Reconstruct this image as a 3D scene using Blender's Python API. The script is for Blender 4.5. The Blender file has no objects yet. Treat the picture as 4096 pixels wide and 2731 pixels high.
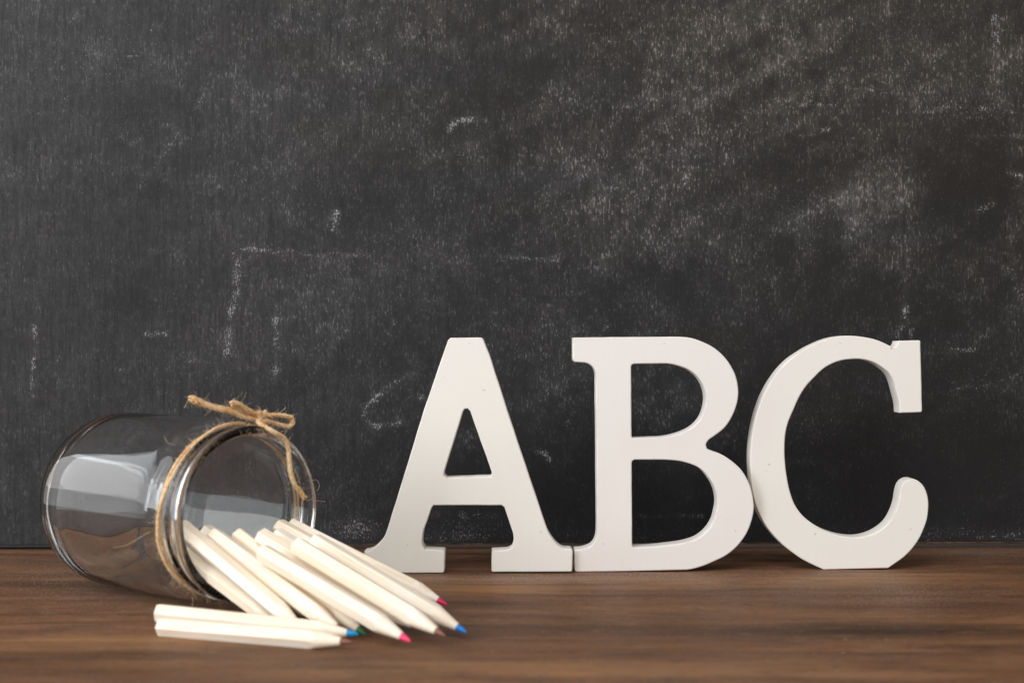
import bpy, bmesh, math, random
import numpy as np
from mathutils import Vector, Matrix, noise

random.seed(7)
rng = np.random.default_rng(7)
sc = bpy.context.scene
COL = sc.collection

# ------------------------------------------------------------------ camera
CAM_H = 0.106                      # lens height over the table
F = 5689.0                         # focal length in pixels of a 4096 px wide frame (50 mm on 36 mm)
cam_d = bpy.data.cameras.new('camera')
cam = bpy.data.objects.new('camera', cam_d)
COL.objects.link(cam)
cam.location = (0, 0, CAM_H)
cam.rotation_euler = (math.radians(90), 0, 0)
cam_d.lens = 50.0
cam_d.sensor_width = 36.0
cam_d.clip_start = 0.02
cam_d.clip_end = 50
cam_d.dof.use_dof = True
cam_d.dof.focus_distance = 0.668
cam_d.dof.aperture_fstop = 11.5
sc.camera = cam

# ------------------------------------------------------------------ world and lamps (a room with a window on the left)
w = bpy.data.worlds.new('World')
sc.world = w
w.use_nodes = True
bg = w.node_tree.nodes['Background']
bg.inputs[0].default_value = (0.50, 0.475, 0.45, 1)
bg.inputs[1].default_value = 0.64


def area(name, loc, target, sx, sy, power, color):
    l = bpy.data.lights.new(name, 'AREA')
    l.shape = 'RECTANGLE'
    l.size, l.size_y = sx, sy
    l.energy = power
    l.color = color
    o = bpy.data.objects.new(name, l)
    COL.objects.link(o)
    o.location = loc
    d = Vector(target) - Vector(loc)
    o.rotation_euler = d.to_track_quat('-Z', 'Y').to_euler()
    return o


TGT = (0.0, 0.62, 0.06)
# outdoors seen through the left window: sky, pale facade, darker ground
area('window_sky_light', (-1.32, 0.50, 0.90), (-0.2, 0.55, 0.25), 1.9, 0.40, 4.4, (0.90, 0.96, 1.0))
area('window_light', (-1.32, 0.50, 0.44), (-0.2, 0.50, 0.30), 1.9, 0.52, 7.8, (0.97, 0.98, 1.0))
area('window_ground_light', (-1.32, 0.50, -0.01), (-0.2, 0.50, 0.02), 1.9, 0.38, 2.4, (0.92, 0.96, 1.0))
# two lamps added at the front left, and room fill from behind the camera
area('added_side_light', (-0.75, -0.95, 1.60), (0.0, 0.62, 0.05), 1.7, 1.2, 28.0, (0.985, 0.99, 1.0))  # added to brighten left sides and fronts; stands for no known window
area('added_glint_light', (-1.30, -0.62, 0.56), (-0.1, 0.6, 0.05), 0.55, 0.95, 16.0, (0.90, 0.95, 1.0))  # added small strong source for glints on the jar's neck and rim
area('room_light', (0.85, -1.20, 1.15), TGT, 2.0, 1.5, 13.0, (1.0, 0.97, 0.935))

sc.view_settings.view_transform = 'Standard'
sc.view_settings.look = 'None'
sc.view_settings.exposure = -0.04
sc.view_settings.gamma = 1.0
cy = sc.cycles
cy.max_bounces = 20
cy.transmission_bounces = 16
cy.glossy_bounces = 8
cy.diffuse_bounces = 6
cy.transparent_max_bounces = 16
cy.sample_clamp_indirect = 12.0
cy.use_denoising = True


# ------------------------------------------------------------------ helpers
def at(px, py, Y):
    """point at depth Y seen at pixel (px, py) of the 4096 px photograph"""
    return Vector(((px - 2048) / F * Y, Y, CAM_H - (py - 1365.5) / F * Y))


def link(name, me, mat=None, parent=None):
    o = bpy.data.objects.new(name, me)
    COL.objects.link(o)
    if mat:
        me.materials.append(mat)
    if parent:
        o.parent = parent
    return o


def empty(name, loc=(0, 0, 0)):
    o = bpy.data.objects.new(name, None)
    COL.objects.link(o)
    o.location = loc
    o.empty_display_size = 0.01
    return o


def tag(o, label=None, cat=None, group=None, kind=None):
    if label: o['label'] = label
    if cat: o['category'] = cat
    if group: o['group'] = group
    if kind: o['kind'] = kind
    return o


def mesh(name, verts, faces, smooth=True):
    me = bpy.data.meshes.new(name)
    me.from_pydata([tuple(v) for v in verts], [], faces)
    if smooth:
        me.polygons.foreach_set('use_smooth', [True] * len(me.polygons))
    me.update()
    return me


class NT:
    """tiny node-tree builder"""
    def __init__(self, name):
        self.m = bpy.data.materials.new(name)
        self.m.use_nodes = True
        self.t = self.m.node_tree
        self.n = self.t.nodes
        self.b = self.n['Principled BSDF']

    def set(self, sock, v):
        s = self.b.inputs[sock]
        if hasattr(v, 'is_linked') or hasattr(v, 'links'):
            self.t.links.new(v, s)
        else:
            s.default_value = v

    def val(self, node, i, v):
        if v is None: return
        s = node.inputs[i]
        if hasattr(v, 'links'):
            self.t.links.new(v, s)
        else:
            s.default_value = v

    def coord(self, kind='Object'):
        return self.n.new('ShaderNodeTexCoord').outputs[kind]

    def mapping(self, vec, scale, loc=(0, 0, 0), rot=(0, 0, 0)):
        k = self.n.new('ShaderNodeMapping')
        self.t.links.new(vec, k.inputs[0])
        k.inputs['Scale'].default_value = scale
        k.inputs['Location'].default_value = loc
        k.inputs['Rotation'].default_value = rot
        return k.outputs[0]

    def noise(self, vec, scale, detail=3, rough=0.5, dist=0.0):
        k = self.n.new('ShaderNodeTexNoise')
        self.t.links.new(vec, k.inputs['Vector'])
        k.inputs['Scale'].default_value = scale
        k.inputs['Detail'].default_value = detail
        k.inputs['Roughness'].default_value = rough
        k.inputs['Distortion'].default_value = dist
        return k.outputs['Fac']

    def math(self, op, a, b=None, c=None, clamp=False):
        k = self.n.new('ShaderNodeMath')
        k.operation = op
        k.use_clamp = clamp
        self.val(k, 0, a); self.val(k, 1, b); self.val(k, 2, c)
        return k.outputs[0]

    def ramp(self, v, lo, hi, a=0.0, b=1.0, smooth=True):
        k = self.n.new('ShaderNodeMapRange')
        k.interpolation_type = 'SMOOTHSTEP' if smooth else 'LINEAR'
        self.val(k, 0, v); self.val(k, 1, lo); self.val(k, 2, hi); self.val(k, 3, a); self.val(k, 4, b)
        return k.outputs[0]

    def mix(self, f, a, b, mode='MIX'):
        k = self.n.new('ShaderNodeMix')
        k.data_type = 'RGBA'
        k.blend_type = mode
        self.val(k, 0, f)
        for i, v in ((6, a), (7, b)):
            if hasattr(v, 'links'):
                self.t.links.new(v, k.inputs[i])
            else:
                k.inputs[i].default_value = (*v, 1) if len(v) == 3 else v
        return k.outputs[2]

    def attr(self, name):
        k = self.n.new('ShaderNodeAttribute')
        k.attribute_name = name
        return k

    def bump(self, h, strength, dist):
        k = self.n.new('ShaderNodeBump')
        k.inputs['Strength'].default_value = strength
        k.inputs['Distance'].default_value = dist
        self.t.links.new(h, k.inputs['Height'])
        self.t.links.new(k.outputs[0], self.b.inputs['Normal'])


def blob(PX, PY, x, y, rx, ry, ang=0.0, p=2.0):
    a = math.radians(ang)
    dx, dy = PX - x, PY - y
    u = (dx * math.cos(a) + dy * math.sin(a)) / rx
    v = (-dx * math.sin(a) + dy * math.cos(a)) / ry
    return np.exp(-(np.sqrt(u * u + v * v) ** p))


def lattice(nx, ny, seed):
    g = np.random.default_rng(seed).random((ny + 2, nx + 2))
    def f(u, v):                      # u, v in 0..1
        u, v = 1 - np.abs(1 - np.mod(u, 2)), 1 - np.abs(1 - np.mod(v, 2))      # mirrored outside 0..1
        x, y = u * nx, v * ny
        i, j = np.minimum(x.astype(int), nx), np.minimum(y.astype(int), ny)
        fx, fy = x - i, y - j
        fx, fy = fx * fx * (3 - 2 * fx), fy * fy * (3 - 2 * fy)
        return (g[j, i] * (1 - fx) + g[j, i + 1] * fx) * (1 - fy) + (g[j + 1, i] * (1 - fx) + g[j + 1, i + 1] * fx) * fy
    return f


def stroke(PX, PY, pts, width):
    d = np.full(PX.shape, 1e9)
    for (x0, y0), (x1, y1) in zip(pts[:-1], pts[1:]):
        vx, vy = x1 - x0, y1 - y0
        t = np.clip(((PX - x0) * vx + (PY - y0) * vy) / max(vx * vx + vy * vy, 1e-6), 0, 1)
        d = np.minimum(d, np.hypot(PX - x0 - t * vx, PY - y0 - t * vy))
    return np.exp(-(d / width) ** 2)


# ------------------------------------------------------------------ chalkboard
BY = 0.7265                          # depth of its painted face
G = F / 4096 * 2352                  # chalk marks below are listed in 2352 px coordinates


def board_material():
    k = NT('black_chalkboard_paint')
    co = k.coord('Object')
    chalk = k.attr('chalk')
    sep = k.n.new('ShaderNodeSeparateColor')
    k.t.links.new(chalk.outputs['Color'], sep.inputs[0])
    rough_ = chalk.outputs['Alpha']
    haze, strokes, warm = sep.outputs[0], sep.outputs[1], sep.outputs[2]
    red = k.attr('red_chalk').outputs['Fac']
    # vertical brush marks of several widths
    s1 = k.noise(k.mapping(co, (1.0, 1.0, 0.10)), 820, 3, 0.7)
    s2 = k.noise(k.mapping(co, (1.0, 1.0, 0.05), (3, 1, 2)), 330, 3, 0.65)
    cloud = k.noise(k.mapping(co, (1.0, 1.0, 0.8), (3, 3, 3), (0, math.radians(-28), 0)), 95, 6, 0.68)
    mid = k.noise(k.mapping(co, (1.0, 1.0, 0.6), (8, 1, 4)), 330, 4, 0.7)
    dash = k.noise(k.mapping(co, (1.0, 1.0, 0.30), (2, 9, 4)), 1050, 3, 0.75)
    st = k.math('ADD', k.math('MULTIPLY', s1, 0.55), k.math('MULTIPLY', s2, 0.45))
    st = k.ramp(st, 0.36, 0.64, 0.35, 1.45, False)
    hz = k.math('MULTIPLY', haze, st)
    hz = k.math('MULTIPLY', hz, k.math('ADD', 1.0, k.math('MULTIPLY', k.ramp(cloud, 0.34, 0.66, -0.6, 0.5, False), rough_)))
    hz = k.math('MULTIPLY', hz, k.ramp(mid, 0.34, 0.66, 0.55, 1.35, False))
    fleck = k.ramp(k.math('ADD', dash, k.math('MULTIPLY', k.math('SUBTRACT', cloud, .5), .35)), .555, .67)
    hz = k.math('MULTIPLY', hz, 0.46)
    hz = k.math('ADD', hz, k.math('MULTIPLY', k.math('MULTIPLY', fleck, haze), k.math('MULTIPLY', rough_, 3.1)))
    hz = k.math('ADD', hz, k.math('MULTIPLY', strokes, .10))
    hz = k.math('MINIMUM', hz, 1.0)
    col_h = k.mix(warm, (0.188, 0.182, 0.188), (0.20, 0.178, 0.158))
    col_b = k.mix(warm, (0.0125, 0.0122, 0.0128), (0.0145, 0.0125, 0.0105))
    col = k.mix(hz, col_b, col_h)
    # chalk left in the pores along strokes, and stray specks
    g = k.noise(k.mapping(co, (1.0, 1.0, 0.55), (1, 2, 3)), 1250, 3, 0.75)
    thr = k.ramp(strokes, 0.0, 1.0, 0.662, 0.405, False)
    spk = k.ramp(k.math('SUBTRACT', g, thr), 0.0, 0.12, 0.0, 1.0)
    spk = k.math('MULTIPLY', spk, k.ramp(k.noise(co, 420, 1), 0.3, 0.6, 0.5, 1.0))
    col = k.mix(k.math('MULTIPLY', spk, 0.68), col, (0.50, 0.49, 0.50))
    rs = k.ramp(k.math('SUBTRACT', g, k.ramp(red, 0, 1, 0.95, 0.45, False)), 0.0, 0.1)
    col = k.mix(rs, col, (0.42, 0.045, 0.03))
    k.set('Base Color', col)
    k.set('Roughness', 0.62)
    k.set('Specular IOR Level', 0.18)
    k.bump(k.math('ADD', s1, k.math('MULTIPLY', s2, 0.7)), 0.35, 0.0004)
    return k.m


def build_board():
    root = empty('chalkboard', (0, BY, 0.0022))
    tag(root, 'black painted wooden chalkboard smeared with old chalk, standing upright behind the letters', 'chalkboard')
    x0, x1, z0, z1 = -0.46, 0.46, 0.0010, 0.445
    nx, nz = 860, 425
    xs = np.linspace(x0, x1, nx + 1)
    zs = np.linspace(z0, z1, nz + 1)
    X, Z = np.meshgrid(xs, zs)
    # pixel coordinates (2352 wide) of each vertex, only to lay out the chalk marks
    PX = 1176 + G * X / BY
    PY = 784 - G * (Z + 0.0022 - CAM_H) / BY
    U, V = (X + 0.34) / 0.68, (Z - z0) / 0.344
    w1, w2, w3, w4 = lattice(22, 12, 51), lattice(22, 12, 52), lattice(90, 50, 53), lattice(90, 50, 54)
    QX, QY = PX, PY
    PX = PX + 70 * (w1(U, V) - .5) + 26 * (w3(U, V) - .5)
    PY = PY + 60 * (w2(U, V) - .5) + 22 * (w4(U, V) - .5)
    h = np.full(X.shape, 0.13)
    h += 0.10 * np.clip((1150 - PX) / 1100, 0, 1)                 # even dusty left
    h += 0.14 * np.clip((700 - PY) / 700, 0, 1)                   # more dust higher up
    h *= 1 - 0.62 * np.clip((PY - 760) / 400, 0, 1) * np.clip((PX - 500) / 700, 0, 1)
    for x, y, rx, ry, a, s in [
        (640, 330, 230, 150, -30, .09), (560, 720, 320, 150, -25, .07), (900, 640, 260, 110, -10, .06),
        (1000, 160, 230, 110, -25, .07), (1330, 330, 240, 70, -28, .09), (1560, 300, 120, 120, -35, .09),
        (1390, 560, 170, 90, -25, .08), (2040, 100, 330, 160, 0, .15), (2294, 75, 22, 75, 0, .30),
        (1980, 445, 190, 62, -24, .26), (1880, 520, 110, 45, -24, .10), (1605, 545, 60, 60, 0, .17), (1480, 735, 60, 50, 10, .13),
        (1700, 660, 60, 70, 0, .13), (1320, 740, 70, 40, 0, .09), (1880, 950, 90, 50, -12, .10), (1620, 920, 60, 80, 0, .12),
        (700, 760, 120, 120, 0, .05), (1850, 210, 190, 90, -10, .10), (1650, 390, 100, 120, -30, .10), (2050, 560, 120, 90, 0, .08),
        (2330, 470, 30, 90, 0, .12), (2150, 790, 60, 60, 0, .07), (1250, 860, 70, 90, 0, .05), (450, 830, 60, 25, 0, .07),
        (1480, 980, 80, 70, 0, .07), (900, 990, 90, 60, 0, .04), (620, 1150, 240, 60, 0, .05), (820, 1215, 90, 35, 0, .07),
        (60, 300, 160, 420, 0, .03), (1250, 60, 300, 70, 0, .05), (1760, 90, 200, 80, 0, .07)]:
        h += s * blob(PX, PY, x, y, rx, ry, a)
    for x, y, rx, ry, a, s, p in [
        (1271, 155, 170, 42, -24, .75, 2), (1110, 225, 110, 40, -30, .5, 2), (1150, 315, 42, 50, 0, .5, 2), (1180, 432, 45, 60, 0, .45, 2),
        (1155, 545, 60, 60, 0, .6, 2), (1060, 480, 60, 50, 0, .35, 2), (1803, 373, 130, 52, -18, .8, 2.5), (1640, 430, 90, 60, 0, .45, 2),
        (1891, 545, 42, 70, 0, .8, 3), (1760, 560, 60, 80, 0, .5, 2), (2215, 430, 92, 150, 0, .82, 5), (2150, 520, 30, 200, 0, .5, 3),
        (2290, 420, 50, 120, 0, .35, 2), (1950, 1080, 150, 130, 0, .6, 2), (677, 870, 60, 42, 15, .55, 2), (284, 670, 42, 42, 0, .4, 2),
        (304, 256, 60, 90, 0, .35, 2), (161, 326, 20, 24, 0, .4, 2), (469, 311, 45, 100, 0, .35, 2), (340, 440, 32, 24, 0, .4, 2),
        (1680, 150, 70, 40, -30, .35, 2), (1715, 95, 22, 14, 0, .7, 3), (1853, 175, 34, 26, 0, .7, 4), (1840, 240, 16, 14, 0, .6, 3),
        (1560, 690, 60, 60, 0, .5, 2), (1530, 1120, 130, 90, 0, .55, 2), (2210, 1080, 150, 170, 0, .5, 2), (2120, 640, 60, 90, 0, .4, 2),
        (1280, 690, 80, 60, 0, .35, 2), (950, 760, 80, 60, 0, .25, 2), (780, 430, 90, 60, -25, .25, 2), (1240, 1110, 100, 130, 0, .5, 2),
        (2240, 300, 60, 22, -20, .5, 2), (1900, 690, 120, 60, 0, .3, 2), (1630, 530, 30, 60, 0, .1, 2), (560, 30, 160, 60, 0, .25, 2)]:
        h *= 1 - s * blob(PX, PY, x, y, rx, ry, a, p)
    n1, n2, n3 = lattice(26, 14, 3), lattice(60, 34, 5), lattice(9, 30, 9)
    # smears of a cloth swept up to the right
    PX, PY = QX, QY
    a = math.radians(-27)
    us = (PX * math.cos(a) + PY * math.sin(a) + 600) / 3600
    vs = (-PX * math.sin(a) + PY * math.cos(a) + 400) / 3600
    n4, n5 = lattice(9, 70, 21), lattice(14, 150, 22)
    h *= .98 * (0.70 + 0.28 * n1(U, V) + 0.22 * n2(U, V) + 0.10 * n3(U, V)) * np.exp((.25 + .75 * np.clip((PX - 500) / 900, 0, 1)) * (.85 * (n4(us, vs) - .5) + .8 * (n5(us, vs) - .5)))
    pt, pf = lattice(17, 10, 61), lattice(44, 26, 62)
    uu, vv = U + .05 * (n1(U, V) - .5) + .02 * (n2(V, U) - .5), V + .07 * (n1(1 - U, V) - .5) + .03 * (n2(U, V) - .5)
    wipe = np.clip((.65 * pt(uu, vv) + .35 * pf(uu, vv) - .30) / .26, 0, 1)
    h *= 1 - (.20 + .32 * np.clip((PX - 500) / 900, 0, 1)) * (1 - wipe)
    warm = np.clip(0.15 + (PX - 900) / 1500 * .8 + (400 - PY) / 1200, 0, 1) * np.clip(1.25 - PY / 1400, .2, 1)
    warm = np.clip(warm + .5 * (n1(V, U) - .5), 0, 1)

    fl = np.clip(.33 + .66 * np.clip((PX - 350) / 1100, 0, 1) + .25 * (n1(V, 1 - U) - .5), .1, 1.1)
    s = np.zeros(X.shape)
    n6 = lattice(190, 110, 41)
    for pts, wd, k in [
        ([(550, 567), (617, 575), (724, 585), (840, 583)], 8, .58), ([(547, 580), (547, 650), (537, 704), (530, 750), (523, 812)], 10, .58),
        ([(635, 730), (634, 790), (636, 824), (634, 877)], 7, .75), ([(83, 750), (80, 817), (75, 904)], 6, .75),
        ([(334, 765), (387, 765)], 6, .65), ([(130, 830), (148, 805)], 5, .6), ([(277, 845), (312, 840)], 5, .5), ([(434, 830), (474, 828)], 9, .5),
        ([(920, 866), (900, 885), (862, 912), (838, 939), (837, 956), (850, 976), (873, 979), (923, 969)], 7, .72),
        ([(935, 865), (958, 857)], 7, .6), ([(941, 892), (946, 912), (975, 912)], 7, .65), ([(906, 735), (897, 768)], 5, .6),
        ([(1035, 298), (1048, 280), (1066, 277), (1114, 273)], 8, .8), ([(776, 488), (765, 522)], 8, .9), ([(795, 425), (792, 450)], 5, .5),
        ([(487, 201), (454, 249)], 8, .45), ([(414, 304), (374, 359), (322, 432)], 8, .45), ([(183, 18), (176, 48)], 8, .45), ([(201, 125), (322, 128)], 4, .4),
        ([(48, 264), (154, 253)], 7, .4), ([(1840, 242), (1920, 242)], 6, .6), ([(1847, 176), (1921, 183)], 5, .5), ([(1847, 311), (1906, 297)], 6, .7),
        ([(2118, 256), (2200, 245), (2330, 256)], 9, .5), ([(2213, 315), (2342, 313)], 6, .5), ([(2003, 205), (2008, 216)], 9, .7), ([(1600, 196), (1606, 202)], 9, .7),
        ([(1580, 405), (1576, 422)], 7, .65), ([(1605, 482), (1591, 512)], 11, .6), ([(2251, 487), (2283, 469)], 8, .6), ([(2325, 399), (2356, 408)], 8, .6),
        ([(2084, 713), (2081, 742), (2064, 772)], 9, .8), ([(2093, 760), (2092, 775)], 7, .7), ([(2184, 805), (2240, 805)], 6, .65),
        ([(2201, 893), (2260, 887), (2304, 880), (2352, 855)], 6, .45), ([(1230, 1033), (1250, 1040), (1261, 1054)], 7, .6),
        ([(1315, 950), (1300, 977), (1323, 996)], 7, .55), ([(1465, 1185), (1617, 1185)], 5, .45), ([(1060, 1178), (1070, 1184)], 8, .75),
        ([(990, 1180), (1150, 1180)], 8, .38), ([(985, 1232), (1160, 1235)], 12, .42), ([(2290, 40), (2294, 110)], 10, .7), ([(1460, 80), (1464, 100)], 8, .4),
        ([(1385, 88), (1410, 100)], 8, .45), ([(860, 45), (882, 70)], 7, .5), ([(1390, 740), (1394, 750)], 8, .5), ([(985, 695), (1000, 690)], 6, .4),
        ([(1880, 1255), (2000, 1200)], 8, .2), ([(1800, 1060), (1890, 1060)], 10, .25), ([(2170, 1225), (2352, 1235)], 16, .40), ([(1890, 340), (1990, 330)], 7, .3),
        ([(1150, 590), (1280, 596)], 6, .5), ([(1650, 480), (1580, 500)], 7, .3), ([(2320, 620), (2350, 680)], 14, .5), ([(1570, 1040), (1640, 1060)], 10, .3)]:
        s = np.maximum(s, k * stroke(PX + 7 * (n6(V, U) - .5), PY, pts, wd * 1.2) * np.clip(.15 + 1.3 * n6(U, V), 0, 1.1))
    for x, y, rx, ry, k in [(820, 1215, 75, 34, .52), (1060, 1215, 130, 40, .3), (640, 330, 200, 160, .14), (250, 160, 220, 160, .20), (200, 240, 160, 90, .15),
                            (900, 640, 300, 90, .12), (2150, 130, 260, 150, .20), (1900, 480, 200, 80, .2), (2240, 270, 140, 60, .25),
                            (450, 830, 120, 60, .18), (1850, 960, 120, 60, .22), (1640, 900, 80, 120, .2), (2250, 880, 120, 60, .2), (1350, 1230, 400, 20, .2),
                            (1310, 860, 80, 160, .18), (2080, 1230, 300, 25, .3), (300, 900, 400, 120, .08), (600, 1150, 300, 90, .10)]:
        s = np.maximum(s, k * blob(PX, PY, x, y, rx, ry))
    s *= 0.72 + 0.5 * n2(U, V)
    s = np.clip(s + .06, 0, 1)
    rd = np.zeros(X.shape)
    for x, y in [(875, 875), (981, 877), (834, 808), (268, 1214), (246, 126), (300, 205), (838, 800), (1450, 100), (2352, 560), (262, 1195)]:
        rd = np.maximum(rd, blob(PX, PY, x, y, 3.2, 4.5))

    verts = np.stack([X, np.zeros_like(X), Z], -1).reshape(-1, 3)
    W = nx + 1
    ii = (np.arange(nz)[:, None] * W + np.arange(nx)[None]).ravel()
    faces = np.stack([ii, ii + 1, ii + W + 1, ii + W], 1)
    me = bpy.data.meshes.new('painted_face')
    me.from_pydata(verts.tolist(), [], faces.tolist())
    at_ = me.attributes.new('chalk', 'FLOAT_COLOR', 'POINT')
    c = np.stack([np.clip(h, 0, 1), s, warm, fl], -1).astype(np.float32).ravel()
    at_.data.foreach_set('color', c)
    ar = me.attributes.new('red_chalk', 'FLOAT', 'POINT')
    ar.data.foreach_set('value', rd.astype(np.float32).ravel())
    link('painted_face', me, board_material(), root)

    # plywood body with a bare, slightly ragged lower edge
    k = NT('bare_board_edge')
    co = k.coord('Object')
    n = k.noise(k.mapping(co, (1, 1, 8)), 160, 4, .65)
    sx = k.n.new('ShaderNodeSeparateXYZ')
    k.t.links.new(co, sx.inputs[0])
    painted = k.ramp(sx.outputs[0], -.12, -.03, 0, 1)      # black paint runs over the edge at the left end
    bare = k.mix(k.ramp(n, .38, .62), (0.035, 0.024, 0.017), (0.20, 0.125, 0.07))
    k.set('Base Color', k.mix(painted, (0.012, 0.011, 0.010), bare))
    k.set('Roughness', 0.8)
    N = 240
    vs, fs = [], []
    prof = [(0.0004, 0.0010), (0.0002, 0.0004), (0.0012, 0.0), (0.0095, 0.0), (0.0100, 0.0008), (0.0100, 0.445), (0.0004, 0.445)]
    for i in range(N + 1):
        x = x0 + (x1 - x0) * i / N
        dz = 0.00025 * noise.noise(Vector((x * 60, 1, 0))) - 0.0009 * max(0, min(1, (-x - 0.02) / 0.2))
        dz += 0.0004 * max(0, noise.noise(Vector((x * 9, 4, 0))))
        for j, (y, z) in enumerate(prof):
            vs.append((x, y, z + (dz if 0 < j < 4 else 0)))
    M = len(prof)
    for i in range(N):
        for j in range(M - 1):
            a_ = i * M + j
            fs.append((a_, a_ + M, a_ + M + 1, a_ + 1))
    fs.append(tuple(range(M)))
    fs.append(tuple(N * M + j for j in range(M)))
    link('wooden_backing', mesh('wooden_backing', vs, fs, False), k.m, root)
    root.rotation_euler = (0, math.radians(-0.10), math.radians(0.35))
    return root


# ------------------------------------------------------------------ table
def build_table():
    k = NT('dark_stained_wood')
    co = k.coord('Object')
    tone = k.attr('tone')
    sep = k.n.new('ShaderNodeSeparateColor')
    k.t.links.new(tone.outputs['Color'], sep.inputs[0])
    light, orange, dust = sep.outputs[0], sep.outputs[1], sep.outputs[2]
    warp = k.noise(k.mapping(co, (2.2, 5, 1)), 3, 2, .5)
    wv = k.n.new('ShaderNodeVectorMath'); wv.operation = 'MULTIPLY_ADD'
    comb = k.n.new('ShaderNodeCombineXYZ')
    k.t.links.new(warp, comb.inputs[1])
    k.t.links.new(comb.outputs[0], wv.inputs[0])
    wv.inputs[1].default_value = (0, 0.055, 0)
    k.t.links.new(co, wv.inputs[2])
    wc = wv.outputs[0]
    g1 = k.noise(k.mapping(wc, (0.075, 1, 1)), 110, 6, .68, .4)
    g2 = k.noise(k.mapping(wc, (0.10, 1, 1), (2, 5, 1)), 380, 6, .75)
    g3 = k.noise(k.mapping(wc, (0.22, 1, 1), (4, 1, 1)), 700, 3, .65)
    g4 = k.noise(k.mapping(wc, (0.10, 1, 1), (9, 3, 1)), 38, 3, .55)
    f = k.math('ADD', k.math('MULTIPLY', g1, .40), k.math('MULTIPLY', g2, .36))
    f = k.math('ADD', f, k.math('MULTIPLY', g4, .24))
    f = k.math('ADD', f, k.math('MULTIPLY', k.math('SUBTRACT', light, .5), .42))
    t = k.ramp(f, .27, .78, 0, 1, False)
    col = k.mix(k.ramp(t, 0, .5, 0, 1, False), (0.044, 0.0225, 0.0130), (0.166, 0.077, 0.040))
    col = k.mix(k.ramp(t, .5, 1, 0, 1, False), col, (0.36, 0.190, 0.095))
    col = k.mix(k.math('MULTIPLY', orange, .8), col, k.mix(t, (0.065, 0.029, 0.011), (0.32, 0.15, 0.055)))
    mot = k.noise(k.mapping(co, (.28, 1, 1), (6, 2, 0)), 48, 6, .68)
    col = k.mix(k.ramp(mot, .48, .70, 0, .65), col, (0.060, 0.032, 0.023))
    mot2 = k.noise(k.mapping(co, (.4, 1, 1), (1, 8, 0)), 130, 5, .7)
    col = k.mix(k.ramp(mot2, .52, .72, 0, .45), col, (0.25, 0.15, 0.10))
    pore = k.ramp(g3, .54, .66)
    col = k.mix(k.math('MULTIPLY', pore, .45), col, (0.022, 0.015, 0.012))
    d = k.noise(k.mapping(co, (.75, 1, 1)), 1250, 2, .65)
    thr = k.ramp(dust, 0, 1, .64, .49, False)
    sp = k.ramp(k.math('SUBTRACT', d, thr), 0, .08)
    col = k.mix(k.math('MULTIPLY', sp, .65), col, (0.42, 0.36, 0.30))
    col = k.mix(k.math('MULTIPLY', dust, .06), col, (0.35, 0.31, 0.28))
    k.set('Base Color', col)
    k.set('Roughness', k.ramp(g2, .3, .7, .48, .64, False))
    k.set('Specular IOR Level', 0.13)
    k.bump(k.math('ADD', g2, k.math('MULTIPLY', g3, .8)), .30, .0005)

    root = empty('table', (0, 0, 0))
    tag(root, 'dark brown wooden table top with horizontal grain under the jar, pencils and letters', 'table', kind='structure')
    x0, x1, y0, y1 = -0.52, 0.52, 0.22, 0.86
    nx, ny = 360, 440
    X, Y = np.meshgrid(np.linspace(x0, x1, nx + 1), np.linspace(y0, y1, ny + 1))
    PX = 1176 + G * X / Y
    PY = 784 + G * CAM_H / Y
    n1, n2 = lattice(5, 60, 31), lattice(11, 150, 32)
    U, V = (X - x0) / (x1 - x0), (Y - y0) / (y1 - y0)
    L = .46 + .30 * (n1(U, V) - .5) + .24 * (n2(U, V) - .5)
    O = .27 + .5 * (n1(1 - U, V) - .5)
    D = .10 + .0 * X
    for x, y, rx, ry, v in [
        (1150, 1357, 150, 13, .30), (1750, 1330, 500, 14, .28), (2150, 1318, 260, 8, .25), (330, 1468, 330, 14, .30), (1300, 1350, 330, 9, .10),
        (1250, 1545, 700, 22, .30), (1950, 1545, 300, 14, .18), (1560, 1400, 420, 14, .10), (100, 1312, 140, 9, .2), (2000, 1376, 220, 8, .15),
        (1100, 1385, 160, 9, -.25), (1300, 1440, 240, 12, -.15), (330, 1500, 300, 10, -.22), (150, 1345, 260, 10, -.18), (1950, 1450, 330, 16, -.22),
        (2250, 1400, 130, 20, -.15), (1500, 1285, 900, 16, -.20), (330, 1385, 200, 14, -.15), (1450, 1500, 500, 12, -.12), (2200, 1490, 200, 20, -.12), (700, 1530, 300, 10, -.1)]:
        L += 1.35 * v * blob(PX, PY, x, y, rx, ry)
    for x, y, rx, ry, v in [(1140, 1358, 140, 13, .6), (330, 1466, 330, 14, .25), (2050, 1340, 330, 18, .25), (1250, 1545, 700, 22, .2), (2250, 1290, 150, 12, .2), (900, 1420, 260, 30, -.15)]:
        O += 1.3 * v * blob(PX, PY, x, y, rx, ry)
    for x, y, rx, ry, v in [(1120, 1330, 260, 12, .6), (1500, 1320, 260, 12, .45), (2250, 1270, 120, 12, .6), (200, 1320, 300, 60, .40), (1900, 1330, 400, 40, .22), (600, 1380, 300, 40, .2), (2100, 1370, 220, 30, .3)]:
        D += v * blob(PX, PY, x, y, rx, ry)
    verts = np.stack([X, Y, np.zeros_like(X)], -1).reshape(-1, 3)
    W = nx + 1
    ii = (np.arange(ny)[:, None] * W + np.arange(nx)[None]).ravel()
    me = bpy.data.meshes.new('table_top')
    me.from_pydata(verts.tolist(), [], np.stack([ii, ii + 1, ii + W + 1, ii + W], 1).tolist())
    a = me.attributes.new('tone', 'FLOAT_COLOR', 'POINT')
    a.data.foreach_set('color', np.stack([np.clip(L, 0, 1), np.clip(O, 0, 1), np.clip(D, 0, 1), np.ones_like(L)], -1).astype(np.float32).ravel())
    link('table_top', me, k.m, root)
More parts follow.
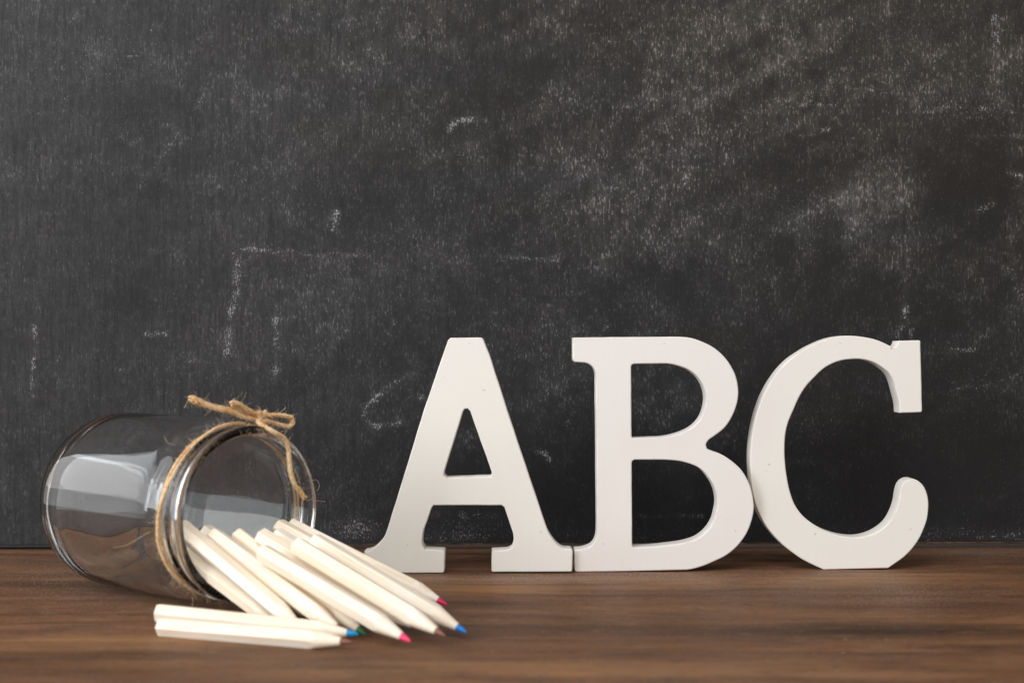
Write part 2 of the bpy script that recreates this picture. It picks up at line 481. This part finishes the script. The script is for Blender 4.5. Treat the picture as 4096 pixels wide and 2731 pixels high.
    # slab sides and underside
    e = [(x0, y0), (x1, y0), (x1, y1), (x0, y1)]
    vs = [(x, y, 0) for x, y in e] + [(x, y, -.028) for x, y in e]
    fs = [(0, 4, 5, 1), (1, 5, 6, 2), (2, 6, 7, 3), (3, 7, 4, 0), (4, 7, 6, 5)]
    me2 = mesh('table_edge', vs, fs, False)
    a = me2.attributes.new('tone', 'FLOAT_COLOR', 'POINT')
    a.data.foreach_set('color', [.4, .2, .1, 1] * 8)
    link('table_edge', me2, k.m, root)

    # pale crumbs lying on the wood
    kk = NT('pale_crumbs')
    kk.set('Base Color', (0.36, 0.28, 0.20, 1)); kk.set('Roughness', .9)
    vs, fs = [], []
    spots = [(3256, 2613), (3375, 2611), (3232, 2690), (2800, 2424), (3545, 2557), (3190, 2376), (634, 2400), (606, 2432), (3350, 2680), (3380, 2555), (2480, 2425), (3790, 2240)]
    for px, py in spots:
        Yd = F * CAM_H / (py - 1365.5)
        p = at(px, py, Yd)
        s = random.uniform(.0003, .0006) * (1 if py > 2550 else .7)
        b = len(vs)
        for j in range(6):
            an = j * math.pi / 3
            vs.append((p.x + s * math.cos(an) * random.uniform(.6, 1.2), p.y + s * math.sin(an) * random.uniform(.6, 1.2), 0.00005))
        vs.append((p.x, p.y, s * .7))
        fs += [(b + j, b + (j + 1) % 6, b + 6) for j in range(6)]
    tag(link('crumbs', mesh('crumbs', vs, fs), kk.m), 'pale crumbs scattered over the dark table top', 'crumbs', kind='stuff')


# ------------------------------------------------------------------ wooden letters
def spline(pts, step=2.0):
    """closed outline; a point with a third value is a corner"""
    n = len(pts)
    P = [np.array(p[:2], float) for p in pts]
    cr = [len(p) > 2 for p in pts]
    out = []
    for i in range(n):
        p0, p1, p2, p3 = P[i - 1], P[i], P[(i + 1) % n], P[(i + 2) % n]
        if cr[i]: p0 = p1 - (p2 - p1)
        if cr[(i + 1) % n]: p3 = p2 + (p2 - p1)
        m = max(1, int(np.hypot(*(p2 - p1)) / 14))
        l0, l1, l2 = [np.hypot(*d) for d in (P[i] - P[i - 1], p2 - p1, P[(i + 2) % n] - p2)]
        if l1 > 2.6 * min(l0, l2) and l1 > 60:      # a straight sawn run
            out += [p1 + (p2 - p1) * j / m for j in range(m)]
            continue
        d01, d12, d23 = [max(np.hypot(*d), 1e-6) ** .5 for d in (p1 - p0, p2 - p1, p3 - p2)]
        t0, t1 = 0, d01; t2 = t1 + d12; t3 = t2 + d23
        for j in range(m):
            t = t1 + (t2 - t1) * j / m
            A1 = (t1 - t) / (t1 - t0) * p0 + (t - t0) / (t1 - t0) * p1
            A2 = (t2 - t) / (t2 - t1) * p1 + (t - t1) / (t2 - t1) * p2
            A3 = (t3 - t) / (t3 - t2) * p2 + (t - t2) / (t3 - t2) * p3
            B1 = (t2 - t) / (t2 - t0) * A1 + (t - t0) / (t2 - t0) * A2
            B2 = (t3 - t) / (t3 - t1) * A2 + (t - t1) / (t3 - t1) * A3
            out.append((t2 - t) / (t2 - t1) * B1 + (t - t1) / (t2 - t1) * B2)
    return out


A_OUT = [(85, 1357, 1), (120, 1351), (168, 1318), (204, 1270), (226, 1215), (330, 880), (440, 520), (585, 97), (600, 83), (785, 81), (796, 92), (832, 180), (935, 500), (1065, 890), (1178, 1228),
         (1200, 1268), (1236, 1315), (1275, 1341), (1322, 1345), (1331, 1354), (1328, 1472), (1322, 1480), (852, 1481), (845, 1474), (846, 1354, 1), (938, 1350), (966, 1336), (977, 1305), (972, 1240),
         (922, 1094), (905, 1082), (500, 1082), (488, 1096), (440, 1232), (431, 1290), (433, 1322), (447, 1345), (560, 1352), (566, 1360), (563, 1478), (553, 1486), (92, 1488), (84, 1480)]
A_IN = [(675, 523), (685, 508), (703, 506), (718, 520), (843, 872), (850, 892), (842, 908), (838, 910, 1), (710, 915), (578, 918, 1), (562, 905), (560, 885), (612, 725)]
B_OUT = [(137, 80, 1), (450, 77), (770, 75), (840, 82), (905, 103), (985, 145), (1045, 200), (1095, 275), (1119, 345), (1125, 415), (1112, 490), (1080, 565), (1040, 622), (985, 665), (945, 694), (931, 720), (936, 742),
         (968, 758), (1020, 776), (1090, 820), (1150, 880), (1190, 950), (1212, 1030), (1218, 1095), (1206, 1170), (1175, 1250), (1120, 1325), (1062, 1374), (980, 1417), (900, 1449), (820, 1467), (480, 1474), (154, 1478, 1),
         (146, 1470), (145, 1345, 1), (195, 1341), (245, 1323), (270, 1290), (281, 1240), (278, 780), (273, 310), (266, 272), (246, 246), (210, 230), (148, 226, 1), (138, 216)]
B_IN1 = [(484, 256), (488, 242), (502, 237), (690, 235), (760, 246), (825, 270), (880, 312), (918, 370), (932, 425), (928, 490), (905, 555), (862, 605), (800, 642), (720, 666), (640, 677), (492, 680, 1), (486, 668)]
B_IN2 = [(487, 830), (491, 816), (505, 809), (690, 809), (780, 819), (850, 838), (905, 868), (952, 920), (987, 985), (1001, 1050), (996, 1110), (975, 1180), (930, 1242), (880, 1280), (800, 1305), (700, 1320), (600, 1329), (496, 1332, 1), (490, 1318)]
C_OUT = [(1036, 98, 1), (1160, 94), (1168, 99), (1178, 515), (1172, 523), (1045, 527, 1), (1042, 480), (1034, 440), (1020, 385), (999, 322), (975, 285), (940, 256), (895, 228), (845, 211), (800, 205), (745, 207), (690, 215), (640, 233), (590, 262),
         (530, 318), (480, 375), (440, 440), (405, 520), (376, 590), (362, 655), (356, 740), (360, 830), (370, 910), (390, 1000), (420, 1080), (465, 1140), (520, 1185), (580, 1221), (640, 1246), (710, 1264), (780, 1271), (850, 1261),
         (920, 1231), (972, 1190), (1012, 1130), (1036, 1060), (1046, 1000), (1061, 955), (1087, 930), (1120, 921), (1152, 931), (1186, 962), (1208, 1010), (1216, 1070), (1211, 1140), (1195, 1200), (1165, 1270), (1120, 1335), (1060, 1395),
         (975, 1454, 1), (590, 1463, 1), (480, 1410), (370, 1335), (290, 1258), (230, 1175), (190, 1090), (165, 990), (154, 880), (152, 780), (158, 690), (175, 590), (205, 485), (243, 395), (300, 302), (370, 223), (450, 163), (540, 114),
         (620, 83), (700, 68), (780, 69), (860, 80), (930, 100), (975, 122), (998, 135), (1018, 132), (1031, 116)]


def paint_material(name, base, tint):
    k = NT(name)
    co = k.coord('Object')
    big = k.noise(co, 22, 3, .5)
    grain = k.noise(k.mapping(co, (1, 1, .06)), 700, 2, .5)
    fine = k.noise(co, 900, 2, .6)
    col = k.mix(k.ramp(big, .3, .7), base, tint)
    col = k.mix(k.ramp(grain, .3, .7, 0, .05), col, (base[0] * .86, base[1] * .85, base[2] * .83))
    # brown wood showing along worn edges and a few nicks
    bev = k.n.new('ShaderNodeBevel')
    bev.samples = 6
    bev.inputs[0].default_value = 0.0011
    geo = k.n.new('ShaderNodeNewGeometry')
    dot = k.n.new('ShaderNodeVectorMath'); dot.operation = 'DOT_PRODUCT'
    k.t.links.new(bev.outputs[0], dot.inputs[0])
    k.t.links.new(geo.outputs['True Normal'], dot.inputs[1])
    edge = k.ramp(dot.outputs['Value'], .99, .85)
    wear = k.math('MULTIPLY', edge, k.ramp(k.noise(co, 75, 4, .7), .48, .60))
    col = k.mix(k.math('MULTIPLY', wear, .85), col, (0.38, 0.22, 0.11))
    nick = k.ramp(k.noise(co, 260, 2, .5), .735, .77)
    col = k.mix(k.math('MULTIPLY', nick, .6), col, (0.40, 0.27, 0.17))
    k.set('Base Color', col)
    k.set('Roughness', .72)
    k.set('Specular IOR Level', .2)
    k.bump(k.math('ADD', k.math('MULTIPLY', fine, .5), grain), .07, .0004)
    return k.m


def build_letter(name, label, loops, ox, oy, sc_, Yf, mat, thick=0.011, yaw=0.0):
    base = at(2048, 1365.5, Yf)
    pts_w = []
    for lp in loops:
        pts_w.append([((ox + p[0] / sc_ - 2048) / F * Yf, CAM_H - (oy + p[1] / sc_ - 1365.5) / F * Yf) for p in spline(lp)])
    zmin = min(z for _, z in pts_w[0])
    xs = [x for x, _ in pts_w[0]]
    cx = (min(xs) + max(xs)) / 2
    cu = bpy.data.curves.new(name, 'CURVE')
    cu.dimensions = '2D'
    cu.fill_mode = 'BOTH'
    cu.extrude = thick / 2 - .0005
    cu.bevel_depth = .0005
    cu.bevel_resolution = 2
    cu.offset = -.0005
    for lp in pts_w:
        s = cu.splines.new('POLY')
        s.points.add(len(lp) - 1)
        for i, (x, z) in enumerate(lp):
            jx = .00010 * noise.noise(Vector((x * 160, z * 160, 1)))
            jz = .00010 * noise.noise(Vector((x * 160, z * 160, 9)))
            s.points[i].co = (x - cx + jx, z - zmin + (jz if z - zmin > .001 else 0), 0, 1)
        s.use_cyclic_u = True
    tmp = bpy.data.objects.new('tmp', cu)
    COL.objects.link(tmp)
    bpy.context.view_layer.update()
    me = bpy.data.meshes.new_from_object(tmp.evaluated_get(bpy.context.evaluated_depsgraph_get()))
    bpy.data.objects.remove(tmp)
    bpy.data.curves.remove(cu)
    me.transform(Matrix.Rotation(math.radians(90), 4, 'X'))
    me.materials.clear()
    me.name = name
    bm = bmesh.new(); bm.from_mesh(me)
    bmesh.ops.remove_doubles(bm, verts=bm.verts, dist=.00001)
    bmesh.ops.recalc_face_normals(bm, faces=bm.faces)
    bm.to_mesh(me); bm.free()
    for p in me.polygons: p.use_smooth = True
    try:
        me.set_sharp_from_angle(angle=math.radians(50))
    except Exception:
        pass
    for p in me.polygons:
        if abs(p.normal.y) > .999: p.use_smooth = False      # flat sawn faces
    o = link(name, me, mat)
    o.location = (cx, Yf + thick / 2, 0.0001)
    o.rotation_euler = (0, 0, yaw)
    return tag(o, label, 'wooden letter', 'white wooden letters spelling ABC')


def build_letters():
    m = paint_material('cream_white_paint', (0.80, 0.775, 0.705), (0.80, 0.755, 0.705))
    m2 = paint_material('white_paint', (0.79, 0.74, 0.695), (0.80, 0.765, 0.725))
    build_letter('letter_a', 'cream white wooden letter A standing left of the B, its left foot behind the pencils', [A_OUT, A_IN], 1400, 1300, 1.4937, .6505, m)
    build_letter('letter_b', 'white wooden letter B standing between the A and the C', [B_OUT, B_IN1, B_IN2], 2200, 1300, 1.4933, .6545, m2, yaw=math.radians(.7))
    build_letter('letter_c', 'white wooden letter C standing at the right end with a flat base', [C_OUT], 2900, 1300, 1.4933, .6605, m)


# ------------------------------------------------------------------ pencils
PENCILS = None  # filled in below
TIP = {'blue': (0.0, 0.20, 0.62), 'cyan': (0.0, 0.30, 0.66), 'pink': (0.85, 0.045, 0.16), 'magenta': (0.62, 0.012, 0.10), 'green': (0.012, 0.15, 0.055), 'brown': (0.20, 0.075, 0.05), 'red': (0.30, 0.05, 0.045), 'plain': (0.3, .06, .05)}


def wood_material():
    k = NT('pale_pencil_wood')
    co = k.coord('Object')
    rnd = k.n.new('ShaderNodeObjectInfo').outputs['Random']
    shift = k.n.new('ShaderNodeVectorMath'); shift.operation = 'ADD'
    cb = k.n.new('ShaderNodeCombineXYZ')
    k.t.links.new(k.math('MULTIPLY', rnd, 7.0), cb.inputs[0]); k.t.links.new(k.math('MULTIPLY', rnd, 3.0), cb.inputs[1])
    k.t.links.new(co, shift.inputs[0]); k.t.links.new(cb.outputs[0], shift.inputs[1])
    v = shift.outputs[0]
    g = k.noise(k.mapping(v, (1, 1, .05)), 300, 4, .62, .4)
    g2 = k.noise(k.mapping(v, (1, 1, .03)), 1500, 2, .6)
    col = k.mix(k.ramp(g, .35, .68), (0.91, 0.838, 0.74), (0.86, 0.735, 0.57))
    col = k.mix(k.ramp(g2, .50, .68, 0, .55), col, (0.72, 0.54, 0.36))
    col = k.mix(k.math('MULTIPLY', rnd, .5), col, (0.87, 0.74, 0.55))
    k.set('Base Color', col)
    k.set('Roughness', .58)
    k.set('Specular IOR Level', .3)
    k.set('Subsurface Weight', .12)
    k.set('Subsurface Radius', (1.0, .55, .25))
    k.set('Subsurface Scale', .0018)
    k.bump(g2, .15, .0003)
    return k.m


def pencil_meshes():
    L, RC = 0.077, 0.0036
    CONE0, LEAD0 = L - 0.0155, L - 0.0042       # where sharpening starts, where the lead starts
    NA = 48
    def hexr(a):
        b = (a + math.pi / 6) % (math.pi / 3) - math.pi / 6
        r = RC * math.cos(math.pi / 6) / math.cos(b)
        return min(r, RC * .99)                # rounded corners
    def cone(s):
        return .00135 + (LEAD0 - s) / (LEAD0 - CONE0) * (RC - .00135)
    def loft(rows, cap0, cap1, name):
        vs, fs = [], []
        for s, f in rows:
            for j in range(NA):
                a = 2 * math.pi * j / NA
                r = f(a)
                vs.append((r * math.cos(a), r * math.sin(a), s))
        for i in range(len(rows) - 1):
            for j in range(NA):
                a, b = i * NA + j, i * NA + (j + 1) % NA
                fs.append((a, b, b + NA, a + NA))
        if cap0: fs.append(tuple(range(NA - 1, -1, -1)))
        if cap1: fs.append(tuple((len(rows) - 1) * NA + j for j in range(NA)))
        me = mesh(name, vs, fs)
        try: me.set_sharp_from_angle(angle=math.radians(22))
        except Exception: pass
        return me
    rows = [(0, lambda a: hexr(a) * .90), (.0003, lambda a: hexr(a) * .965), (.0008, hexr)]
    rows += [(s, hexr) for s in np.linspace(.004, CONE0, 12)]
    barrel = loft(rows, True, False, 'barrel')
    srows = [(s, (lambda s: lambda a: min(hexr(a), cone(s)))(s)) for s in np.linspace(CONE0, LEAD0, 22)]
    tip = loft(srows, False, True, 'sharpened_tip')
    lrows = [(LEAD0 - .0002, lambda a: .00132), (LEAD0 + .002, lambda a: .00098), (L - .0006, lambda a: .00052), (L - .0001, lambda a: .0003), (L, lambda a: .0001)]
    lead = loft(lrows, False, True, 'lead')
    core = loft([(-.00004, lambda a: .0011), (.0004, lambda a: .0011)], True, True, 'lead_core')
    return barrel, tip, lead, core


def build_pencils():
    wood = wood_material()
    barrel, tip, lead, core = pencil_meshes()
    barrel.materials.append(wood); tip.materials.append(wood)
    lead_mats = {}
    for n, c in TIP.items():
        k = NT(n + '_pencil_lead')
        k.set('Base Color', (*c, 1)); k.set('Roughness', .5)
        nn = k.noise(k.coord('Object'), 900, 2, .6)
        k.bump(nn, .4, .0003)
        lead_mats[n] = k.m
    for (label, color, roll), E, T in zip(PENCIL_INFO, PE, PT):
        E, T = Vector(E), Vector(T)
        root = empty('pencil', E)
        tag(root, label, 'pencil', 'natural wood coloured pencils spilling from the jar')
        z = (T - E).normalized()
        x = Vector((0, 0, 1)).cross(z).normalized()
        y = z.cross(x)
        R = Matrix((x, y, z)).transposed().to_4x4()
        root.rotation_mode = 'QUATERNION'
        root.rotation_quaternion = (R @ Matrix.Rotation(math.radians(roll), 4, 'Z')).to_quaternion()
        link('barrel', barrel, None, root)
        link('sharpened_tip', tip, None, root)
        for nm, me in (('lead', lead), ('lead_core', core)):
            m2 = me.copy(); m2.materials.append(lead_mats[color])
            link(nm, m2, None, root)


# order: two in front, then the pile from left to right
PENCIL_INFO = [
    ('front pencil lying flat on the table with a brown lead, nearest the camera', 'brown', 30),
    ('pencil with a light blue lead lying just behind the frontmost pencil', 'cyan', 22),
    ('lowest, leftmost pencil of the pile on the jar lip, its tip hidden', 'plain', 8),
    ('second pencil from the left in the pile, its blunt end deep inside the jar', 'plain', 40),
    ('pencil just left of the green tipped one, its tip hidden behind the light blue lead', 'plain', 14),
    ('mostly hidden pencil whose blunt end peeks out at the left of the pile', 'plain', 30),
    ('pencil with a dark green lead under the pink tipped pencil', 'green', 5),
    ('pencil with a bright pink lead lying on top at the front of the pile', 'pink', 18),
    ('pencil with a dark red lead lying behind the bright pink tipped one', 'red', 50),
    ('pencil with a red brown lead between the bright pink and the dark blue tips', 'brown', 10),
    ('pencil with a dark blue lead, its tip farthest right of all', 'blue', 26),
    ('pencil whose thick blunt end sticks up highest inside the jar mouth, tip hidden', 'plain', 30),
    ('rearmost pencil with a crimson lead pointing at the foot of the letter A', 'magenta', 12),
    ('thin sliver of a pencil seen under the pile at the right, tip hidden', 'plain', 35),
]
PE = [(-0.127, 0.5135, 0.0032), (-0.1296, 0.5202, 0.0069), (-0.1388, 0.5688, 0.0271), (-0.1291, 0.5547, 0.0338), (-0.1161, 0.5525, 0.0308), (-0.1223, 0.5672, 0.0303), (-0.1073, 0.5558, 0.0302), (-0.0934, 0.5315, 0.0273), (-0.0966, 0.5455, 0.0315), (-0.0809, 0.534, 0.0295), (-0.0759, 0.5456, 0.0294), (-0.0952, 0.5782, 0.031), (-0.091, 0.5847, 0.0304), (-0.0922, 0.5564, 0.0301)]
PT = [(-0.0548, 0.487, 0.0032), (-0.0544, 0.5042, 0.0024), (-0.0834, 0.5224, 0.0004), (-0.0741, 0.5119, 0.0012), (-0.0599, 0.5085, 0.0019), (-0.0663, 0.523, 0.0013), (-0.0524, 0.5105, 0.0008), (-0.0348, 0.4876, 0.0033), (-0.0326, 0.5145, 0.0017), (-0.023, 0.4897, 0.0047), (-0.0162, 0.5049, 0.0028), (-0.0307, 0.5474, 0.0024), (-0.0253, 0.5549, 0.0034), (-0.0306, 0.5199, 0.0017)]

# ------------------------------------------------------------------ jar
JC = Vector((-0.1750, 0.6256, 0))          # middle of the jar's base, on the table
TH = 0.722
JU = Vector((math.cos(TH), -math.sin(TH), 0))
JV = Vector((math.sin(TH), math.cos(TH), 0))
JR = 0.0375


def jar_point(s, r, phi):
    return JC + JU * s + JV * (r * math.cos(phi)) + Vector((0, 0, JR + r * math.sin(phi)))


def on_plane(px, py, s):
    """where the sight line of a photo pixel meets the plane across the jar axis at length s"""
    d = at(px, py, 1.0) - Vector((0, 0, CAM_H))
    o = Vector((0, 0, CAM_H))
    p0 = JC + JU * s
    t = (p0 - o).dot(JU) / d.dot(JU)
    return o + d * t


def build_jar():
    outer = [(-0.0046, 0.0), (-0.0048, .014), (-0.0056, .022), (-0.0062, .0255), (-.0060, .0285), (-.0049, .0318), (-.0028, .0344), (.0006, .0362), (.0050, .03720), (.010, .0375),
             (.030, .0375), (.050, .0375), (.0690, .0375), (.0725, .0374), (.0755, .0370), (.0777, .0361), (.0793, .0348), (.0806, .0338), (.0822, .0334), (.0852, .0334), (.0862, .0338), (.0869, .0348),
             (.0877, .0348), (.0884, .0338), (.0894, .0333), (.0903, .0337), (.0912, .0345), (.0922, .0348), (.0936, .0350), (.0943, .0348), (.0948, .0342), (.0950, .0334), (.0949, .0322), (.0945, .0314), (.0936, .0310)]
    inner = [(.0915, .0310), (.0870, .0312), (.0835, .0314), (.0805, .0321), (.0780, .0333), (.0755, .0346), (.0720, .0354), (.0680, .0356), (.050, .0356), (.030, .0356), (.010, .0355), (.0050, .0346), (.0014, .0326), (-.0006, .0290), (-.0012, .022), (-.0014, .012), (-.0014, 0)]
    prof = outer + inner
    # resample smoothly
    P = np.array(prof)
    d = np.concatenate([[0], np.cumsum(np.hypot(*np.diff(P, axis=0).T))])
    fine = []
    for i in range(len(P) - 1):
        m = 3 if d[i + 1] - d[i] < .004 else 2
        for j in range(m):
            t = j / m
            p0, p1, p2, p3 = P[max(i - 1, 0)], P[i], P[i + 1], P[min(i + 2, len(P) - 1)]
            big = d[i + 1] - d[i] > .004 or (i > 0 and d[i] - d[i - 1] > .004) or (i + 2 < len(P) and d[i + 2] - d[i + 1] > .004)
            if big: fine.append(p1 + (p2 - p1) * t)
            else: fine.append(.5 * ((2 * p1) + (-p0 + p2) * t + (2 * p0 - 5 * p1 + 4 * p2 - p3) * t * t + (-p0 + 3 * p1 - 3 * p2 + p3) * t ** 3))
    fine.append(P[-1])
    NS = 144
    vs, fs = [], []
    rows = []
    for i, (s, r) in enumerate(fine):
        r = max(0.0, float(r))
        if r < 1e-5:
            rows.append([len(vs)]); vs.append((0, 0, float(s)))
            continue
        row = []
        for j in range(NS):
            a = 2 * math.pi * j / NS
            wob = .00030 * noise.noise(Vector((math.cos(a) * 1.9, math.sin(a) * 1.9, s * 45 + (3 if i > len(fine) * .6 else 0)))) if s < .08 else 0
            row.append(len(vs))
            vs.append(((r + wob) * math.cos(a), (r + wob) * math.sin(a), float(s)))
        rows.append(row)
    for a, b in zip(rows[:-1], rows[1:]):
        for j in range(NS):
            k = (j + 1) % NS
            if len(a) == 1: fs.append((a[0], b[k], b[j]))
            elif len(b) == 1: fs.append((a[j], a[k], b[0]))
            else: fs.append((a[j], a[k], b[k], b[j]))
    me = mesh('glass_jar', vs, fs)
    bm = bmesh.new(); bm.from_mesh(me)
    bmesh.ops.recalc_face_normals(bm, faces=bm.faces)
    bm.to_mesh(me); bm.free()
    k = NT('clear_glass')
    k.set('Base Color', (0.994, 1.0, 0.995, 1))
    k.set('Transmission Weight', 1.0)
    k.set('Roughness', 0.0)
    k.set('IOR', 1.47)
    o = link('glass_jar', me, k.m)
    # local x -> JV, y -> up, z -> JU
    R = Matrix((JV, Vector((0, 0, 1)), JU)).transposed().to_4x4()
    o.matrix_world = Matrix.Translation(JC + Vector((0, 0, JR + .0002))) @ R
    tag(o, 'clear glass jar lying on its side with pencils spilling from its open mouth', 'jar')


# ------------------------------------------------------------------ twine
def smooth_path(pts, n):
    P = [Vector(p) for p in pts]
    out = []
    m = max(2, n // (len(P) - 1))
    for i in range(len(P) - 1):
        p0, p1, p2, p3 = P[max(i - 1, 0)], P[i], P[i + 1], P[min(i + 2, len(P) - 1)]
        for j in range(m):
            t = j / m
            out.append(.5 * ((2 * p1) + (p2 - p0) * t + (2 * p0 - 5 * p1 + 4 * p2 - p3) * t * t + (3 * p1 - p0 - 3 * p2 + p3) * t ** 3))
    out.append(P[-1])
    return out


def frames(path):
    T = []
    for i in range(len(path)):
        a, b = path[max(i - 1, 0)], path[min(i + 1, len(path) - 1)]
        T.append((b - a).normalized())
    n = T[0].orthogonal().normalized()
    F_ = []
    for t in T:
        n = (n - t * n.dot(t)).normalized()
        F_.append((t, n, t.cross(n)))
    return F_


def add_tube(vs, fs, path, rad, sides=6):
    fr = frames(path)
    b = len(vs)
    for i, p in enumerate(path):
        r = rad(i / (len(path) - 1)) if callable(rad) else rad
        for j in range(sides):
            a = 2 * math.pi * j / sides
            vs.append(p + fr[i][1] * (r * math.cos(a)) + fr[i][2] * (r * math.sin(a)))
    for i in range(len(path) - 1):
        for j in range(sides):
            a, c = b + i * sides + j, b + i * sides + (j + 1) % sides
            fs.append((a, c, c + sides, a + sides))
    fs.append(tuple(b + j for j in range(sides - 1, -1, -1)))
    fs.append(tuple(b + (len(path) - 1) * sides + j for j in range(sides)))


def cord(name, pts, r, mat, parent, pitch=.0075, ply=3, dens=.0005, fray=0.0, phase=0.0):
    """a cord of twisted plies along a path; returns its centre line"""
    ln = sum((Vector(a) - Vector(b)).length for a, b in zip(pts[:-1], pts[1:]))
    path = smooth_path(pts, max(12, int(ln / dens)))
    fr = frames(path)
    vs, fs = [], []
    acc = [0]
    for a, b in zip(path[:-1], path[1:]): acc.append(acc[-1] + (b - a).length)
    for q in range(ply):
        hp = []
        for i, p in enumerate(path):
            a = phase + 2 * math.pi * (q / ply + acc[i] / pitch)
            rr = r * .5 * (1 + .16 * noise.noise(Vector((acc[i] * 300, q * 5.1, phase))))
            e = max(0, acc[i] - (acc[-1] - .006)) / .006
            rr *= 1 + fray * e * 1.6
            hp.append(p + fr[i][1] * (rr * math.cos(a)) + fr[i][2] * (rr * math.sin(a)))
        add_tube(vs, fs, hp, (lambda q: lambda t: r * (.56 + .07 * math.sin(t * 60 + q * 2)) * (1 - .35 * fray * max(0, (t - .9) / .1)))(q), 7)
    link(name, mesh(name, vs, fs), mat, parent)
    return path


def build_twine():
    k = NT('jute_fibre')
    co = k.coord('Object')
    g = k.noise(co, 900, 3, .65)
    g2 = k.noise(co, 190, 2, .5)
    col = k.mix(k.ramp(g, .3, .7), (0.50, 0.255, 0.08), (0.86, 0.56, 0.27))
    col = k.mix(k.ramp(g2, .35, .62, 0, .7), col, (0.88, 0.65, 0.40))
    k.set('Base Color', col); k.set('Roughness', .85)
    k.set('Sheen Weight', .2)
    k.bump(g, .6, .0006)
    m = k.m
    kf = NT('loose_jute_fibre')
    kf.set('Base Color', (0.66, 0.50, 0.32, 1)); kf.set('Roughness', .7)
    root = empty('twine', jar_point(.084, .0348, math.pi / 2))
    tag(root, 'brown jute twine wound round the jar neck and tied in a bow on top', 'twine')
    inv = Matrix.Translation(-root.location)
    R = .00068
    rn = .0334 + R * 1.02
    def loc(p): return p - root.location
    paths = []
    knot = on_plane(1040, 1672, .0855)
    # two turns round the neck
    kphi = math.radians(78)
    turn1 = [loc(jar_point(.0834, rn, kphi + t)) for t in np.linspace(.02, 2 * math.pi - .02, 61)]
    turn2 = [loc(jar_point(.0834 + .0025 * math.sin(1.5 * t) ** 2, rn + .0017 * math.cos(1.5 * t) ** 2, kphi + t)) for t in np.linspace(.02, 2 * math.pi - .02, 61)]
    paths.append(cord('neck_wrap', turn1, R, m, root))
    paths.append(cord('neck_wrap', turn2, R, m, root, phase=1.0))
    # knot: two tight turns over the crossing
    kl = loc(knot)
    ax = JU * .8 + JV * .35 + Vector((0, 0, .25))
    ax.normalize()
    n1 = ax.orthogonal().normalized(); n2 = ax.cross(n1)
    kp = [kl + ax * (-.0014 + .0030 * t / 11) + n1 * (.0022 * math.cos(t)) + n2 * (.0022 * math.sin(t)) for t in np.linspace(0, 13, 40)]
    paths.append(cord('knot', kp, .0010, m, root, pitch=.006))
    def pp(l): return [loc(on_plane(x, y, s)) for x, y, s in l]
    # bow loops, loose ends
    left_end = pp([(1040, 1672, .0850), (1000, 1662, .0850), (930, 1640, .0845), (843, 1622, .0835), (795, 1602, .0825), (757, 1590, .0818)])
    left_b = pp([(1036, 1678, .0862), (990, 1672, .0862), (930, 1650, .0858), (850, 1630, .0848), (800, 1612, .0838), (765, 1598, .0828)])
    paths.append(cord('loose_end', left_end, .00100, m, root, fray=.5))
    paths.append(cord('loose_end', left_b, .00095, m, root, fray=.6, phase=2))
    short = pp([(1042, 1668, .0862), (1010, 1650, .0866), (975, 1628, .0868), (940, 1611, .0868), (928, 1612, .0862), (938, 1624, .0856), (980, 1648, .0852), (1030, 1672, .0850)])
    paths.append(cord('bow_loop', short, .00105, m, root))
    right = pp([(1046, 1664, .0868), (1075, 1660, .0876), (1110, 1661, .0884), (1150, 1665, .0890), (1168, 1673, .0892), (1170, 1690, .0892), (1160, 1704, .0888), (1130, 1702, .0882), (1090, 1690, .0874), (1046, 1676, .0866)])
    paths.append(cord('bow_loop', right, .00100, m, root, phase=.5))
    hang = pp([(1030, 1682, .0880), (1050, 1700, .0920), (1075, 1716, .0955), (1105, 1732, .0970), (1135, 1752, .0972), (1151, 1782, .0970), (1157, 1837, .0970), (1163, 1895, .0968), (1178, 1938, .0968), (1203, 1968, .0968), (1219, 1994, .0970)])
    paths.append(cord('loose_end', hang, .00098, m, root, fray=.3, phase=.3))
    # fuzz: many fine fibres, and a few long strays
    vs, fs = [], []
    rr = random.Random(3)
    for path in paths:
        n = int(len(path) * 1.5)
        for _ in range(n):
            i = rr.randrange(1, len(path) - 1)
            t = (path[i + 1] - path[i - 1]).normalized()
            o = Vector((rr.gauss(0, 1), rr.gauss(0, 1), rr.gauss(0, 1)))
            o = (o - t * o.dot(t)).normalized()
            L = rr.uniform(.0008, .0026) * (1.8 if rr.random() < .10 else 1)
            p = path[i] + o * .0009
            d = (o * .8 + t * rr.choice((-1, 1)) * rr.uniform(.3, 1.3)).normalized()
            c = Vector((rr.gauss(0, 1), rr.gauss(0, 1), rr.gauss(0, 1))) * .55
            pts = [p + d * (L * q / 4) + c * (L * (q / 4) ** 2 * .5) for q in range(5)]
            add_tube(vs, fs, pts, .00004, 3)
    for l in [[(600, 2125, .083), (560, 2148, .083), (520, 2172, .083), (490, 2184, .083), (452, 2188, .083)],
              [(1240, 1925, .088), (1262, 1918, .088), (1275, 1930, .088), (1276, 1950, .088), (1266, 1962, .088)],
              [(1225, 1990, .090), (1260, 2000, .090), (1300, 2006, .090)],
              [(768, 2385, .090), (772, 2400, .092), (768, 2425, .094)],
              [(1110, 1655, .086), (1135, 1638, .086), (1142, 1628, .086)],
              [(745, 1620, .082), (738, 1630, .082), (750, 1605, .082)],
              [(1150, 1710, .089), (1142, 1728, .089), (1136, 1740, .089)],
              [(706, 1778, .083), (690, 1775, .083), (670, 1770, .083), (658, 1745, .083)]]:
        add_tube(vs, fs, smooth_path(pp(l), 16), .000075, 4)
    f = link('loose_fibres', mesh('loose_fibres', vs, fs), kf.m, root)
    f['kind'] = 'stuff'


build_table()
build_board()
build_letters()
build_jar()
build_pencils()
build_twine()
